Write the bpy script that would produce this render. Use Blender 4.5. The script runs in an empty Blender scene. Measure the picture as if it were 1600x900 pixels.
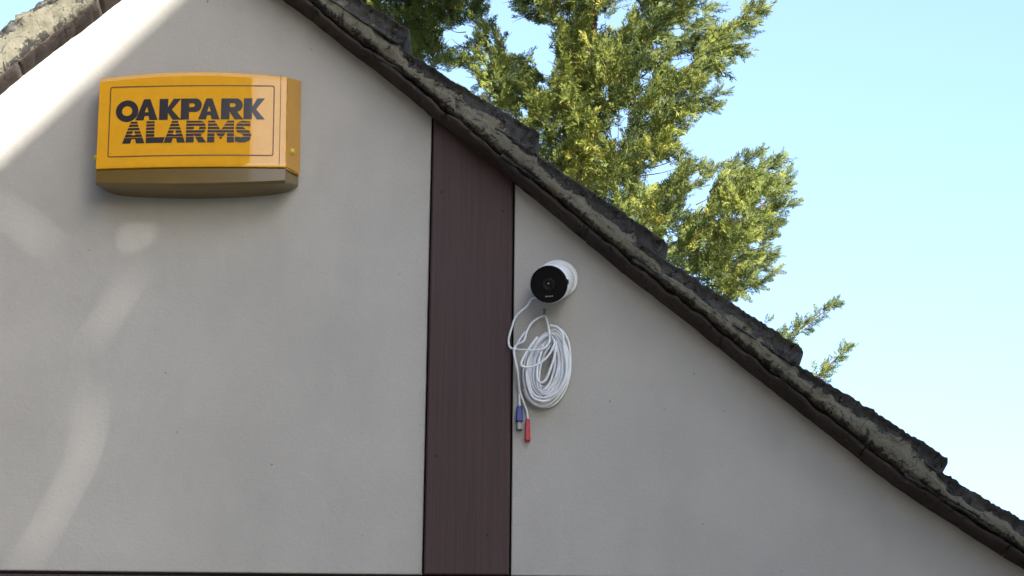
import bpy, bmesh, math, random
import numpy as np
from mathutils import Vector, Matrix, noise
from mathutils.geometry import delaunay_2d_cdt

random.seed(7); rng = np.random.default_rng(7)
sc = bpy.context.scene
COL = sc.collection
rad = math.radians

# ------------------------------------------------------------------ camera
FPX, PITCH, ROLL, DIST, EYE = 4200.0, rad(20), rad(0.6), 4.67, 1.6
CAM = Vector((0, -DIST*math.cos(PITCH), EYE))
F = Vector((0, math.cos(PITCH), math.sin(PITCH)))
R0 = Vector((1, 0, 0)); U0 = Vector((0, -math.sin(PITCH), math.cos(PITCH)))
RT = R0*math.cos(ROLL) + U0*math.sin(ROLL)
UP = U0*math.cos(ROLL) - R0*math.sin(ROLL)
cd = bpy.data.cameras.new('camera'); cam = bpy.data.objects.new('camera', cd); COL.objects.link(cam)
m = Matrix.Identity(4)
for i in range(3):
    m[i][0], m[i][1], m[i][2], m[i][3] = RT[i], UP[i], -F[i], CAM[i]
cam.matrix_world = m
cd.sensor_width = 36; cd.lens = 36*FPX/1600; cd.clip_start = 0.05; cd.clip_end = 3000
sc.camera = cam

# ------------------------------------------------------------------ sky, sun, exposure
SUN_EL, SUN_AZ = rad(24.4), rad(35.4)            # azimuth: to the right of straight-behind-the-camera
SUN = Vector((math.cos(SUN_EL)*math.sin(SUN_AZ), -math.cos(SUN_EL)*math.cos(SUN_AZ), math.sin(SUN_EL)))
w = bpy.data.worlds.new('World'); sc.world = w; w.use_nodes = True
nt = w.node_tree; nt.nodes.clear()
sky = nt.nodes.new('ShaderNodeTexSky'); sky.sky_type = 'NISHITA'; sky.sun_disc = False
sky.sun_elevation = SUN_EL
sky.sun_rotation = math.atan2(SUN.x, SUN.y)
sky.altitude = 50; sky.air_density = 1.0; sky.dust_density = 1.6; sky.ozone_density = 1.3
bg = nt.nodes.new('ShaderNodeBackground'); bg.inputs['Strength'].default_value = 0.11
wo = nt.nodes.new('ShaderNodeOutputWorld')
nt.links.new(sky.outputs[0], bg.inputs[0]); nt.links.new(bg.outputs[0], wo.inputs[0])
sd = bpy.data.lights.new('sun', 'SUN'); sd.energy = 5.0; sd.angle = rad(0.53); sd.color = (1, 0.93, 0.81)
so = bpy.data.objects.new('sun', sd); COL.objects.link(so)
so.rotation_euler = SUN.to_track_quat('Z', 'Y').to_euler()
sc.view_settings.view_transform = 'Standard'; sc.view_settings.look = 'None'
sc.view_settings.exposure = 2.05; sc.view_settings.gamma = 1
sc.render.engine = 'CYCLES'
sc.cycles.use_denoising = True
sc.cycles.max_bounces = 8; sc.cycles.transparent_max_bounces = 8
sc.cycles.sample_clamp_indirect = 6

# ------------------------------------------------------------------ helpers
def P(px, py, Y=0.0):
    """point of the plane y=Y seen at photo pixel (px,py) of 1600x900"""
    d = F + RT*((px-800)/FPX) + UP*((450-py)/FPX)
    return CAM + d*((Y-CAM.y)/d.y)

def tag(o, label=None, cat=None, group=None, kind=None):
    if label: o['label'] = label
    if cat: o['category'] = cat
    if group: o['group'] = group
    if kind: o['kind'] = kind
    return o
def empty(name, loc=(0, 0, 0)):
    o = bpy.data.objects.new(name, None); COL.objects.link(o); o.location = loc; o.empty_display_size = .1
    return o
def link(name, me, mat, parent=None, smooth=False):
    o = bpy.data.objects.new(name, me); COL.objects.link(o)
    if mat is not None: me.materials.append(mat)
    if smooth:
        for p in me.polygons: p.use_smooth = True
    if parent is not None:
        o.parent = parent
        pl = parent.location.copy()
        if parent.parent: pl += parent.parent.location
        o.location = -pl          # meshes are modelled in world coordinates
    return o
def from_bm(name, bm, mat, parent=None, smooth=False):
    bmesh.ops.recalc_face_normals(bm, faces=bm.faces)
    me = bpy.data.meshes.new(name); bm.to_mesh(me); bm.free()
    return link(name, me, mat, parent, smooth)
def from_np(name, V, Fc, mat, parent=None, smooth=False):
    me = bpy.data.meshes.new(name)
    V = np.asarray(V, dtype=np.float32); Fc = np.asarray(Fc, dtype=np.int32)
    n = Fc.shape[1]
    me.vertices.add(len(V)); me.vertices.foreach_set('co', V.ravel())
    me.loops.add(Fc.size); me.loops.foreach_set('vertex_index', Fc.ravel())
    me.polygons.add(len(Fc))
    me.polygons.foreach_set('loop_start', np.arange(0, Fc.size, n, dtype=np.int32))
    me.polygons.foreach_set('loop_total', np.full(len(Fc), n, dtype=np.int32))
    me.update(calc_edges=True)
    return link(name, me, mat, parent, smooth)
def add_box(bm, x0, x1, y0, y1, z0, z1):
    v = [bm.verts.new(p) for p in ((x0,y0,z0),(x1,y0,z0),(x1,y1,z0),(x0,y1,z0),(x0,y0,z1),(x1,y0,z1),(x1,y1,z1),(x0,y1,z1))]
    for f in ((0,3,2,1),(4,5,6,7),(0,1,5,4),(1,2,6,5),(2,3,7,6),(3,0,4,7)): bm.faces.new([v[i] for i in f])
def prism(poly, y0, y1, bevel=0.0):
    """polygon in XZ extruded from y0 to y1"""
    bm = bmesh.new()
    a = [bm.verts.new((p[0], y0, p[1])) for p in poly]; b = [bm.verts.new((p[0], y1, p[1])) for p in poly]
    bm.faces.new(a); bm.faces.new(b[::-1]); n = len(poly)
    for i in range(n): bm.faces.new((a[i], b[i], b[(i+1) % n], a[(i+1) % n]))
    bmesh.ops.recalc_face_normals(bm, faces=bm.faces)
    if bevel:
        es = [e for e in bm.edges if abs(e.verts[0].co.y-y0) < 1e-6 and abs(e.verts[1].co.y-y0) < 1e-6]
        bmesh.ops.bevel(bm, geom=es, offset=bevel, segments=2, affect='EDGES', profile=.5)
    return bm
def frame_of(ax):
    ax = ax.normalized(); t = Vector((0, 0, 1)) if abs(ax.z) < .9 else Vector((1, 0, 0))
    u = ax.cross(t).normalized(); v = ax.cross(u).normalized()
    return u, v
def lathe(bm, o, ax, prof, seg=40, cap0=True, cap1=True):
    """prof: (distance along axis, radius)"""
    ax = ax.normalized(); u, v = frame_of(ax); rings = []
    for t, r in prof:
        rings.append([bm.verts.new(o+ax*t+(u*math.cos(2*math.pi*k/seg)+v*math.sin(2*math.pi*k/seg))*r) for k in range(seg)])
    for a, b in zip(rings, rings[1:]):
        for k in range(seg): bm.faces.new((a[k], a[(k+1) % seg], b[(k+1) % seg], b[k]))
    if cap0: bm.faces.new(rings[0][::-1])
    if cap1: bm.faces.new(rings[-1])
def smooth_path(pts, n):
    pts = [Vector(p) for p in pts]; out = []
    q = [pts[0]*2-pts[1]]+pts+[pts[-1]*2-pts[-2]]
    for i in range(1, len(q)-2):
        p0, p1, p2, p3 = q[i-1:i+3]
        for k in range(n):
            t = k/n
            out.append(0.5*((2*p1)+(p2-p0)*t+(2*p0-5*p1+4*p2-p3)*t*t+(3*p1-p0-3*p2+p3)*t**3))
    out.append(pts[-1]); return out
def tube(bm, pts, rads, seg=8):
    if not hasattr(rads, '__len__'): rads = [rads]*len(pts)
    rings = []; u = None
    for i, p in enumerate(pts):
        d = (pts[min(i+1, len(pts)-1)]-pts[max(i-1, 0)])
        d = d.normalized() if d.length > 1e-9 else Vector((0, 0, 1))
        if u is None: u, _ = frame_of(d)
        u = (u-d*u.dot(d)).normalized(); v = d.cross(u)
        rings.append([bm.verts.new(p+(u*math.cos(2*math.pi*k/seg)+v*math.sin(2*math.pi*k/seg))*rads[i]) for k in range(seg)])
    for a, b in zip(rings, rings[1:]):
        for k in range(seg): bm.faces.new((a[k], a[(k+1) % seg], b[(k+1) % seg], b[k]))
    bm.faces.new(rings[0][::-1]); bm.faces.new(rings[-1])

# ------------------------------------------------------------------ materials
class NT:
    def __init__(s, name):
        s.m = bpy.data.materials.new(name); s.m.use_nodes = True; s.t = s.m.node_tree
        s.b = s.t.nodes['Principled BSDF']; s.out = s.t.nodes['Material Output']
        s.geo = s.t.nodes.new('ShaderNodeNewGeometry')
    def n(s, kind, **kw):
        nd = s.t.nodes.new('ShaderNode'+kind)
        for k, v in kw.items():
            if k in nd.inputs: nd.inputs[k].default_value = v
            else: setattr(nd, k, v)
        return nd
    def l(s, a, b): s.t.links.new(a, b)
    def pos(s, scale=(1, 1, 1)):
        mp = s.n('Mapping'); mp.inputs['Scale'].default_value = scale; s.l(s.geo.outputs['Position'], mp.inputs['Vector']); return mp.outputs[0]
    def noise(s, scale, detail=4, rough=.55, vec=None, dist=0):
        nd = s.n('TexNoise'); nd.inputs['Scale'].default_value = scale; nd.inputs['Detail'].default_value = detail
        nd.inputs['Roughness'].default_value = rough; nd.inputs['Distortion'].default_value = dist
        s.l(vec if vec is not None else s.geo.outputs['Position'], nd.inputs['Vector']); return nd.outputs[0]
    def ramp(s, fac, stops):
        r = s.n('ValToRGB'); e = r.color_ramp.elements
        while len(e) < len(stops): e.new(.5)
        for el, (p, c) in zip(e, stops): el.position = p; el.color = c if len(c) == 4 else (*c, 1)
        s.l(fac, r.inputs[0]); return r.outputs[0]
    def mix(s, fac, a, b, mode='MIX'):
        x = s.n('Mix', data_type='RGBA', blend_type=mode)
        for sock, val in ((x.inputs[0], fac), (x.inputs[6], a), (x.inputs[7], b)):
            if hasattr(val, 'is_linked'): s.l(val, sock)
            elif isinstance(val, (int, float)): sock.default_value = val
            else: sock.default_value = (*val, 1)
        return x.outputs[2]
    def bump(s, h, strength=.3, dist=.002, prev=None):
        b = s.n('Bump'); b.inputs['Strength'].default_value = strength; b.inputs['Distance'].default_value = dist
        s.l(h, b.inputs['Height'])
        if prev is not None: s.l(prev, b.inputs['Normal'])
        return b.outputs[0]
    def fin(s, col=None, rough=None, normal=None, **kw):
        if col is not None:
            if hasattr(col, 'is_linked'): s.l(col, s.b.inputs['Base Color'])
            else: s.b.inputs['Base Color'].default_value = (*col, 1)
        if rough is not None:
            if hasattr(rough, 'is_linked'): s.l(rough, s.b.inputs['Roughness'])
            else: s.b.inputs['Roughness'].default_value = rough
        if normal is not None: s.l(normal, s.b.inputs['Normal'])
        for k, v in kw.items(): s.b.inputs[k.replace('_', ' ')].default_value = v
        return s.m
M = {}
def mk_render():
    t = NT('painted render')
    big = t.noise(3.5, 5, .6); fine = t.noise(420, 3, .6); mid = t.noise(38, 5, .65)
    st = t.noise(9, 4, .6, t.pos((1, 1, .35)))
    c = t.ramp(big, [(.3, (.300, .298, .292)), (.72, (.352, .349, .341))])
    c = t.mix(t.ramp(st, [(.5, (0, 0, 0)), (.78, (.35, .35, .35))]), c, (.255, .252, .25))
    c = t.mix(t.ramp(mid, [(.62, (0, 0, 0)), (.8, (.25, .25, .25))]), c, (.235, .23, .226))
    grain = t.noise(150, 4, .65); n = t.bump(mid, .4, .002); n = t.bump(grain, .5, .0016, n); n = t.bump(fine, .3, .0007, n)
    spk = t.noise(75, 2, .5); c = t.mix(t.ramp(spk, [(.745, (0, 0, 0)), (.77, (.8, .8, .8))]), c, (.14, .13, .12))
    return t.fin(c, .93, n, Specular_IOR_Level=.2)
M['render'] = mk_render()
def mk_board():
    t = NT('dark stained timber')
    g = t.noise(26, 5, .6, t.pos((6, 1, .12)), .4); g2 = t.noise(90, 4, .6, t.pos((5, 1, .08)))
    k = t.noise(14, 3, .5); fade = t.noise(2.2, 3, .5)
    c = t.ramp(g, [(.3, (.026, .0115, .0130)), (.7, (.039, .0190, .0208))])
    c = t.mix(t.ramp(g2, [(.60, (0, 0, 0)), (.82, (.3, .3, .3))]), c, (.066, .045, .046))
    c = t.mix(t.ramp(fade, [(.45, (0, 0, 0)), (.75, (.4, .4, .4))]), c, (.040, .028, .031))
    c = t.mix(t.ramp(k, [(.70, (0, 0, 0)), (.78, (.7, .7, .7))]), c, (.022, .014, .014))
    n = t.bump(g2, .25, .0012); n = t.bump(g, .25, .002, n)
    return t.fin(c, .62, n, Specular_IOR_Level=.35)
M['board'] = mk_board()
def mk_stone(name, base, light, dark, thr, scale=32, lich=None, bumpd=.003):
    t = NT(name)
    a = t.noise(scale, 8, .68, None, .6); b = t.noise(scale*5, 5, .65); c0 = t.noise(9, 4, .6)
    c = t.ramp(c0, [(.3, base), (.7, light)])
    c = t.mix(t.ramp(b, [(.35, (.35, .35, .35)), (.65, (0, 0, 0))]), c, dark)
    c = t.mix(t.ramp(a, [(thr, (0, 0, 0)), (thr+.05, (.9, .9, .9))]), c, dark)
    if lich:
        l = t.noise(70, 5, .6); c = t.mix(t.ramp(l, [(.66, (0, 0, 0)), (.70, (.7, .7, .7))]), c, lich)
    n = t.bump(a, .7, bumpd); n = t.bump(b, .5, bumpd*.4, n)
    return t.fin(c, .95, n, Specular_IOR_Level=.15)
def mk_mortar():
    t = NT('weathered mortar')
    at = t.n('Attribute'); at.attribute_name = 'rise'
    a = t.noise(48, 9, .72, None, .8); b = t.noise(260, 5, .65); c0 = t.noise(9, 4, .6); crk = t.noise(22, 3, .5, None, 1.2)
    c = t.ramp(c0, [(.3, (.108, .103, .079)), (.7, (.155, .149, .117))])
    c = t.mix(t.ramp(b, [(.35, (.4, .4, .4)), (.65, (0, 0, 0))]), c, (.045, .043, .038))
    # dark lichen, growing mostly along the upper and lower margins of the bed
    m1 = t.n('Math', operation='SUBTRACT'); t.l(at.outputs['Fac'], m1.inputs[0]); m1.inputs[1].default_value = .45
    m2 = t.n('Math', operation='POWER'); m0 = t.n('Math', operation='ABSOLUTE'); t.l(m1.outputs[0], m0.inputs[0]); t.l(m0.outputs[0], m2.inputs[0]); m2.inputs[1].default_value = 2.0
    m3 = t.n('Math', operation='MULTIPLY_ADD'); t.l(m2.outputs[0], m3.inputs[0]); m3.inputs[1].default_value = .62; t.l(a, m3.inputs[2])
    c = t.mix(t.ramp(m3.outputs[0], [(.585, (0, 0, 0)), (.63, (.93, .93, .93))]), c, (.020, .020, .021))
    c = t.mix(t.ramp(crk, [(.485, (0, 0, 0)), (.497, (.8, .8, .8)), (.503, (.8, .8, .8)), (.515, (0, 0, 0))]), c, (.045, .043, .04))
    n = t.bump(a, .6, .003); n = t.bump(b, .6, .0015, n)
    return t.fin(c, .95, n, Specular_IOR_Level=.15)
M['mortar'] = mk_mortar()
M['tile'] = mk_stone('weathered concrete tile', (.038, .039, .042), (.085, .086, .085), (.012, .012, .013), .56, 70, (.20, .20, .165), .006)
M['slate'] = mk_stone('weathered fibre slate', (.038, .031, .030), (.066, .054, .050), (.014, .012, .013), .57, 55, (.11, .105, .095))
def plain(name, col, rough=.5, bump=0, scale=60, **kw):
    t = NT(name); n = None
    a = t.noise(scale, 4, .6)
    c = t.mix(t.ramp(a, [(.35, (0, 0, 0)), (.7, (.28, .28, .28))]), col, tuple(x*.72 for x in col))
    if bump: n = t.bump(a, bump, .001)
    return t.fin(c, rough, n, **kw)
M['void'] = plain('dark gap backing', (.02, .015, .015), .9)
M['amber'] = plain('amber plastic', (.62, .305, .006), .5, Specular_IOR_Level=.1, Coat_Weight=1.0, Coat_Roughness=.02, Coat_IOR=1.7)
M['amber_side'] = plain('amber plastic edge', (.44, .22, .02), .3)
M['lens'] = plain('smoky amber strobe lens', (.125, .078, .008), .3, scale=25, Transmission_Weight=.15, Coat_Weight=.45, Coat_Roughness=.05)
M['ink'] = plain('black print', (.012, .010, .012), .3, Coat_Weight=.4)
M['ink_brown'] = plain('brown print line', (.11, .045, .012), .35)
M['screw'] = plain('yellow plastic screw cap', (.50, .40, .04), .35)
M['white'] = plain('white plastic', (.70, .73, .76), .4)
M['black_glass'] = plain('black camera glass', (.004, .004, .006), .35, Specular_IOR_Level=.12)
M['dark_plastic'] = plain('dark plastic', (.010, .010, .012), .5, Specular_IOR_Level=.2)
M['grey_mark'] = plain('grey print', (.32, .32, .34), .5)
M['cable'] = plain('white cable sheath', (.62, .66, .72), .45, scale=200)
M['blue'] = plain('blue connector plastic', (.012, .025, .19), .4)
M['red'] = plain('red connector plastic', (.34, .008, .015), .4)
M['metal'] = plain('dull connector metal', (.17, .165, .155), .4, Metallic=.7)
M['bark'] = mk_stone('conifer bark', (.055, .038, .028), (.09, .062, .045), (.025, .018, .014), .6, 20)
M['grass'] = plain('lawn', (.10, .12, .045), .95, .4, 8)
M['paving'] = plain('asphalt drive', (.14, .135, .125), .9, .3, 20)
M['brick'] = plain('neighbour brown brick', (.16, .085, .06), .9, .4, 30)
M['rooftile'] = plain('neighbour brown tiles', (.09, .06, .05), .9, .4, 20)
M['glass'] = plain('window glass', (.03, .035, .04), .08)
M['sheet'] = plain('grey shade sheeting', (.30, .31, .30), .8)
M['pole'] = plain('galvanised pole', (.4, .4, .4), .45, Metallic=.8)

# ------------------------------------------------------------------ ground
bm = bmesh.new(); bmesh.ops.create_grid(bm, x_segments=8, y_segments=8, size=1500)
tag(from_bm('ground', bm, M['grass']), kind='structure')
bm = bmesh.new(); add_box(bm, -7, 7, -9.4, -.02, -.05, .03)
tag(from_bm('driveway', bm, M['paving']), kind='structure')

# ------------------------------------------------------------------ the house
# traced profile of the line where the verge underside meets the wall (photo pixels -> wall plane)
LOW = [(447,4),(491,36),(536,73),(582,107),(640,153),(677,185),(725,223),(800,284),(850,324),(893,360),(940,399),(987,437),(1020,462),
       (1073,503),(1132,551),(1169,581),(1217,619),(1275,664),(1315,696),(1370,740),(1400,762),(1440,789),(1484,816),(1521,841),(1563,867),(1600,889)]
low = [P(x, y, 0) for x, y in LOW]
la = np.array([p.x for p in low]); lz = np.array([p.z for p in low])
SL, IC = np.polyfit(la, lz, 1)                    # wall line: z = SL*x + IC  (SL < 0)
pl0, pl1 = P(0, 149), P(188.5, 2)
APX = None
sl_left = (pl1.z-pl0.z)/(pl1.x-pl0.x)
APX = (pl0.z-sl_left*pl0.x-IC)/(SL-sl_left); APZ = SL*APX+IC
print('SL', SL, 'left', sl_left); print('slope R %.3f L %.3f apex %.3f %.3f' % (SL, sl_left, APX, APZ))
HALF = 2.05                                       # half width of the gable
def wline(d):                                     # sag of the right profile as a function of distance from the apex (along x)
    x = APX+d
    if x < la[0]: return IC+SL*x+(lz[0]-IC-SL*la[0])*max(0, 1-(la[0]-x)/.3)
    if x > la[-1]: return IC+SL*x+(lz[-1]-IC-SL*la[-1])
    return float(np.interp(x, la, lz))
SLL = -abs(sl_left)
def wleft(d): return APZ+SLL*d+.003*math.sin(d*9)+.002*math.sin(d*23+1)
EAVE_Z = APZ+SL*HALF
house = empty('gable_house', (APX, 0, 0))
tag(house, 'cream rendered gable end with dark timber board and mossy tiled roof verge', 'house')

bl_t, bl_b = P(677.5, 186), P(662, 895); br_t, br_b = P(802, 290), P(795, 895)
BX0 = (bl_t.x+bl_b.x)/2; BX1 = (br_t.x+br_b.x)/2
BOTZ = P(350, 894.5).z
GAP = .0032; TOPUP = .055
def topz(x): return APZ-abs(x-APX)*(abs(SL) if x > APX else abs(SLL))+TOPUP
# rendered panels, timber boards between them with open dark joints, and the wall behind
LEFT = APX-HALF; RIGHT = APX+HALF
def xr(z): return APX+min(HALF, (APZ+TOPUP-z)/abs(SL))       # where the roof line is met at height z, on the right
def xl(z): return APX-min(HALF, (APZ+TOPUP-z)/abs(SLL))
def band(z0, z1):                                             # full-width strip of the gable between two heights
    poly = [(xl(z0), z0), (xr(z0), z0)]
    if z0 < topz(RIGHT) < z1: poly.append((RIGHT, topz(RIGHT)))
    poly += [(xr(z1), z1), (xl(z1), z1)]
    if z0 < topz(LEFT) < z1: poly.append((LEFT, topz(LEFT)))
    return poly
bm = prism([(xl(BOTZ), BOTZ), (BX0-GAP, BOTZ), (BX0-GAP, topz(BX0-GAP)), (APX, APZ+TOPUP)], 0, .03, .002)
from_bm('render_panel', bm, M['render'], house)
bm = prism([(BX1+GAP, BOTZ), (xr(BOTZ), BOTZ), (BX1+GAP, topz(BX1+GAP))], 0, .03, .002)
from_bm('render_panel', bm, M['render'], house)
bm = prism([(BX0, BOTZ-.001), (BX1, BOTZ-.001), (BX1, topz(BX1)), (BX0, topz(BX0))], -.006, .03, .003)
from_bm('timber_board', bm, M['board'], house)
bm = prism(band(BOTZ-.15, BOTZ-.007), -.008, .03, .003)
from_bm('timber_board', bm, M['board'], house)
bm = prism(band(0, BOTZ-.158), 0, .03)
from_bm('render_panel', bm, M['render'], house)
bm = prism([(LEFT, 0), (RIGHT, 0), (RIGHT, topz(RIGHT)-.02), (APX, APZ+TOPUP-.02), (LEFT, topz(LEFT)-.02)], .032, .25)
from_bm('wall', bm, M['void'], house)
for x0, x1 in ((LEFT, LEFT+.25), (RIGHT-.25, RIGHT)):
    bm = bmesh.new(); add_box(bm, x0, x1, .255, 6, 0, EAVE_Z-.05); from_bm('wall', bm, M['render'], house)

for px_, py_ in ((682, 712), (762, 836), (690, 300), (786, 330)):
    bm = bmesh.new(); lathe(bm, P(px_, py_, -.0055), Vector((0, -1, 0)), [(0, .0022), (.0012, .0022), (.0016, .0012)], 12); from_bm('nail_head', bm, M['void'], house)
# --- roof verge
VY = -.056                                        # how far the verge stands out from the wall
NRM = Vector((-SL, 0, 1)).normalized()            # up-normal of the right slope
DIR = Vector((1, 0, SL)).normalized()             # down the right slope
SECL = math.sqrt(1+SL*SL)
def nz(x, y, z, s, seed=0): return noise.noise(Vector((x*s+seed*17.3, y*s+seed*5.1, z*s-seed*9.7)))
# traced verge tiles of the right slope: (top start, top end, tail corner, tail bottom) in pixels on the verge plane
TILES = [((437,-79),(600,23),(640,56),(641,76)), ((637,81),(820,192),(839,219),(837,233)), ((848,247),(1025,366),(1042,390),(1039,405)),
         ((1040,407),(1245,539),(1254,556),(1249,569)), ((1252,571),(1464,703),(1480,726),(1475,739)), ((1477,741),(1683,864),(1700,885),(1697,898))]
def mirror(p): return Vector((2*APX-p.x, p.y, p.z))
TH = .036
def tile_mesh(tail, ang, L, th, y0, y1, seed, side):
    """concrete verge tile: rounded tail, knobbly edge; tail = lower top corner (x,z)"""
    ca, sa = math.cos(ang), math.sin(ang)
    # outline in tile space: s from tail (0) up to head (L), h from top (0) down
    out = []
    n = 90
    for i in range(n+1): out.append((L*(1-i/n)+.011*(i/n), 0.0))
    for a in range(1, 6):
        t = a/6*math.pi/2; out.append((.011*(1-math.sin(t)), .011*(1-math.cos(t))))
    out += [(0, .013), (0, .020), (.001, th-.008), (.004, th-.003), (.009, th)]
    for i in range(1, n+1): out.append((.009+(L-.009)*i/n, th))
    bm = bmesh.new(); rings = []
    ys = [y0+.006, y0, y0, y0+.012, y0+.05, y0+.12, y1]
    inset = [.006, .002, 0, 0, 0, 0, 0]
    cz = th/2
    for j, (y, ins) in enumerate(zip(ys, inset)):
        ring = []
        for s, h in out:
            hh = h+(ins if h < cz else -ins); ss = s+(ins if s < .02 else 0)
            x = tail.x-side*ca*ss - side*sa*hh*0; z = tail.z+sa*ss
            # down-normal of the tile
            x -= side*sa*hh; z -= ca*hh
            k = nz(x, y, z, 120, seed)*.0032+nz(x, y, z, 240, seed+2)*.0022+nz(x, y, z, 20, seed+3)*.0028
            k2 = nz(x, y, z, 60, seed+7)*.006+nz(x, y, z, 160, seed+8)*.003
            ring.append(bm.verts.new((x+side*sa*k*.6, y+(k2 if j < 4 else 0), z+ca*k*.9)))
        rings.append(ring)
    m_ = len(out)
    for a, b in zip(rings, rings[1:]):
        for i in range(m_): bm.faces.new((a[i], b[i], b[(i+1) % m_], a[(i+1) % m_]))
    # knobbly verge face: strip of quads between top and bottom outline with inner rows
    r0 = rings[0]; top = r0[:n+1]; bot = r0[-(n+1):][::-1]
    rows = [top]; K = 5
    for q in range(1, K):
        row = []
        for i in range(n+1):
            p = top[i].co.lerp(bot[i].co, q/K)
            d = nz(p.x, 0, p.z, 70, seed+11)*.006+nz(p.x, 0, p.z, 200, seed+12)*.005+.002
            row.append(bm.verts.new((p.x, p.y-.001+d, p.z)))
        rows.append(row)
    rows.append(bot)
    for a, b in zip(rows, rows[1:]):
        for i in range(n): bm.faces.new((a[i], a[i+1], b[i+1], b[i]))
    bm.faces.new([rows[q][n] for q in range(K+1)]+[v for v in r0[n+1:-(n+1)]][::-1])
    bm.faces.new(rings[-1])
    return bm

TLN = []
for a_, b_, c_, d_ in TILES:
    A_, B_, C_ = P(*a_, VY-.006), P(*b_, VY-.006), P(*c_, VY-.006)
    TLN.append((A_, B_, C_.x))
def tile_top(x):
    for A_, B_, tx in TLN:
        if x < tx: break
    return A_.z+(B_.z-A_.z)/(B_.x-A_.x)*(x-A_.x)
def tail_dist(x):
    for A_, B_, tx in TLN:
        if x < tx: return tx-x
    return 1.0
def build_slope(side, seed):
    def ttop(d):
        if side > 0: return tile_top(APX+d)
        return tile_top(APX+d-DIR.x*.13)+DIR.z*.13+wleft(d)-wline(d)+.013
    wl = wline if side > 0 else wleft; sl = SL if side > 0 else SLL; secl = math.sqrt(1+sl*sl)
    mir = (lambda p: p) if side > 0 else mirror
    # deck under the tiles
    ex = HALF+.12
    o0 = .062
    def q(d, h): return (APX+side*d, APZ+sl*d+h)
    bm = prism([q(0, o0+.012), q(0, o0-.01), q(ex, o0-.01), q(ex, o0+.012)], .06, 6.0)
    deck = from_bm('roof_slope', bm, M['slate'], house)
    # tiles along the verge
    shift = 0 if side > 0 else .13
    for i, (a, b, c, d) in enumerate(TILES):
        A, B, C = P(*a, VY-.006), P(*b, VY-.006), P(*c, VY-.006)
        ang = math.atan2(A.z-B.z, B.x-A.x)
        if side < 0: ang += math.atan(-SLL)-math.atan(-SL)
        # top line extended to the tail plane
        T = B+(B-A).normalized()*((C-B).dot((B-A).normalized()))
        T = T+DIR*shift if side < 0 else T
        if side < 0: dd_ = T.x-APX; T.z += wleft(dd_)-wline(dd_)+.013
        T = mir(T)
        bm = tile_mesh(T, ang, .335, TH+.003*((i*37) % 3-1), VY-.006+.004*((i*29) % 3-1), .22, seed+i, side)
        from_bm('roof_tile', bm, M['tile'], deck, True)
    if side < 0:
        pass
    # undercloak slates with sagging lower edge
    joints = [0, .21, .45, .70, .93, 1.165, 1.40, 1.66, 1.90, HALF+.1] if side > 0 else [0, .17, .305, .50, .66, .90, 1.2, 1.5, 1.8, HALF+.1]
    top_prof = []
    for k, (d0, d1) in enumerate(zip(joints, joints[1:])):
        n = 26; bm = bmesh.new(); rings = []
        off = random.uniform(-.0008, .0008); g = .0008
        ycs = [VY+.004, VY, VY-.002, VY+.002, VY+.03, .0, .045]
        for i in range(n+1):
            d = d0+g+(d1-d0-2*g)*i/n
            zb = wl(d)+off; x = APX+side*d
            sagf = (wline(d)-(IC+SL*(APX+d)))
            r = []
            th = .009+.002*nz(x, 0, zb, 30, seed+40)
            lowv = [(VY+.006, th), (VY, th-.003), (VY-.001, .003), (VY+.004, 0), (VY+.030, -.001), (.0, 0), (.045, 0), (.045, th)]
            for j, (y, h) in enumerate(lowv):
                jit = nz(x, y, zb, 110, seed+50)*.0028+nz(x, y, zb, 45, seed+51)*.003
                yj = (nz(x, y, zb, 70, seed+52)*.006+nz(x, y, zb, 26, seed+53)*.006) if j < 4 else 0
                hh = h+(jit if j < 5 else jit*.3)
                r.append(bm.verts.new((x+side*(-sl)/secl*hh, y+yj, zb+hh/secl)))
            rings.append(r)
        m_ = len(rings[0])
        for a, b in zip(rings, rings[1:]):
            for j in range(m_): bm.faces.new((a[j], a[(j+1) % m_], b[(j+1) % m_], b[j]))
        bm.faces.new(rings[0]); bm.faces.new(rings[-1][::-1])
        from_bm('undercloak_slate', bm, M['slate'], deck, True)
    # mortar bedding between slates and tiles, uneven
    n = 420; K = 14; bm = bmesh.new(); rows = []
    for i in range(n+1):
        d = .0+(HALF+.1)*i/n; x = APX+side*d; zb = wl(d)
        row = []
        h = .022; frac = .58 if side > 0 else -.12
        while h < .1:
            dd = d+(-sl)/secl*h
            fr = frac+(.75*max(0, 1-tail_dist(APX+dd)/.06) if side > 0 else 0)
            if zb+h/secl > ttop(dd)-TH*fr: break
            h += .0008
        htop = max(.024, h+.006*nz(x, 0, zb, 40, seed+70)+.004*nz(x, 0, zb, 120, seed+71))
        for j in range(K+1):
            f = j/K; hb = .013 if side > 0 else .0015; h = hb+f*(htop-hb)
            X = x+side*(-sl)/secl*h; Z = zb+h/secl
            lump = nz(X, 0, Z, 7, seed+60)*.003+nz(X, 0, Z, 28, seed+61)*.0030+nz(X, 0, Z, 95, seed+62)*.0022+nz(X, 0, Z, 230, seed+66)*.0016
            edge = 0
            if f < .12: edge = (.12-f)/.12*.007
            if f > .5: edge = (f-.5)/.5*(.010+.020*(nz(X, 0, Z, 24, seed+63)+.15)+.008*nz(X, 0, Z, 80, seed+65))
            pit = nz(X, 0, Z, 55, seed+64); pit = max(0, pit-.42)*.04
            row.append(bm.verts.new((X, VY-(.009 if side > 0 else .012)+lump*.8+edge+pit, Z)))
        X, Z = row[-1].co.x, row[-1].co.z
        row.append(bm.verts.new((X, .05, Z))); row.insert(0, bm.verts.new((row[0].co.x, .05, row[0].co.z)))
        rows.append(row)
    for a, b in zip(rows, rows[1:]):
        for j in range(len(a)): bm.faces.new((a[j], a[(j+1) % len(a)], b[(j+1) % len(a)], b[j]))
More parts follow.
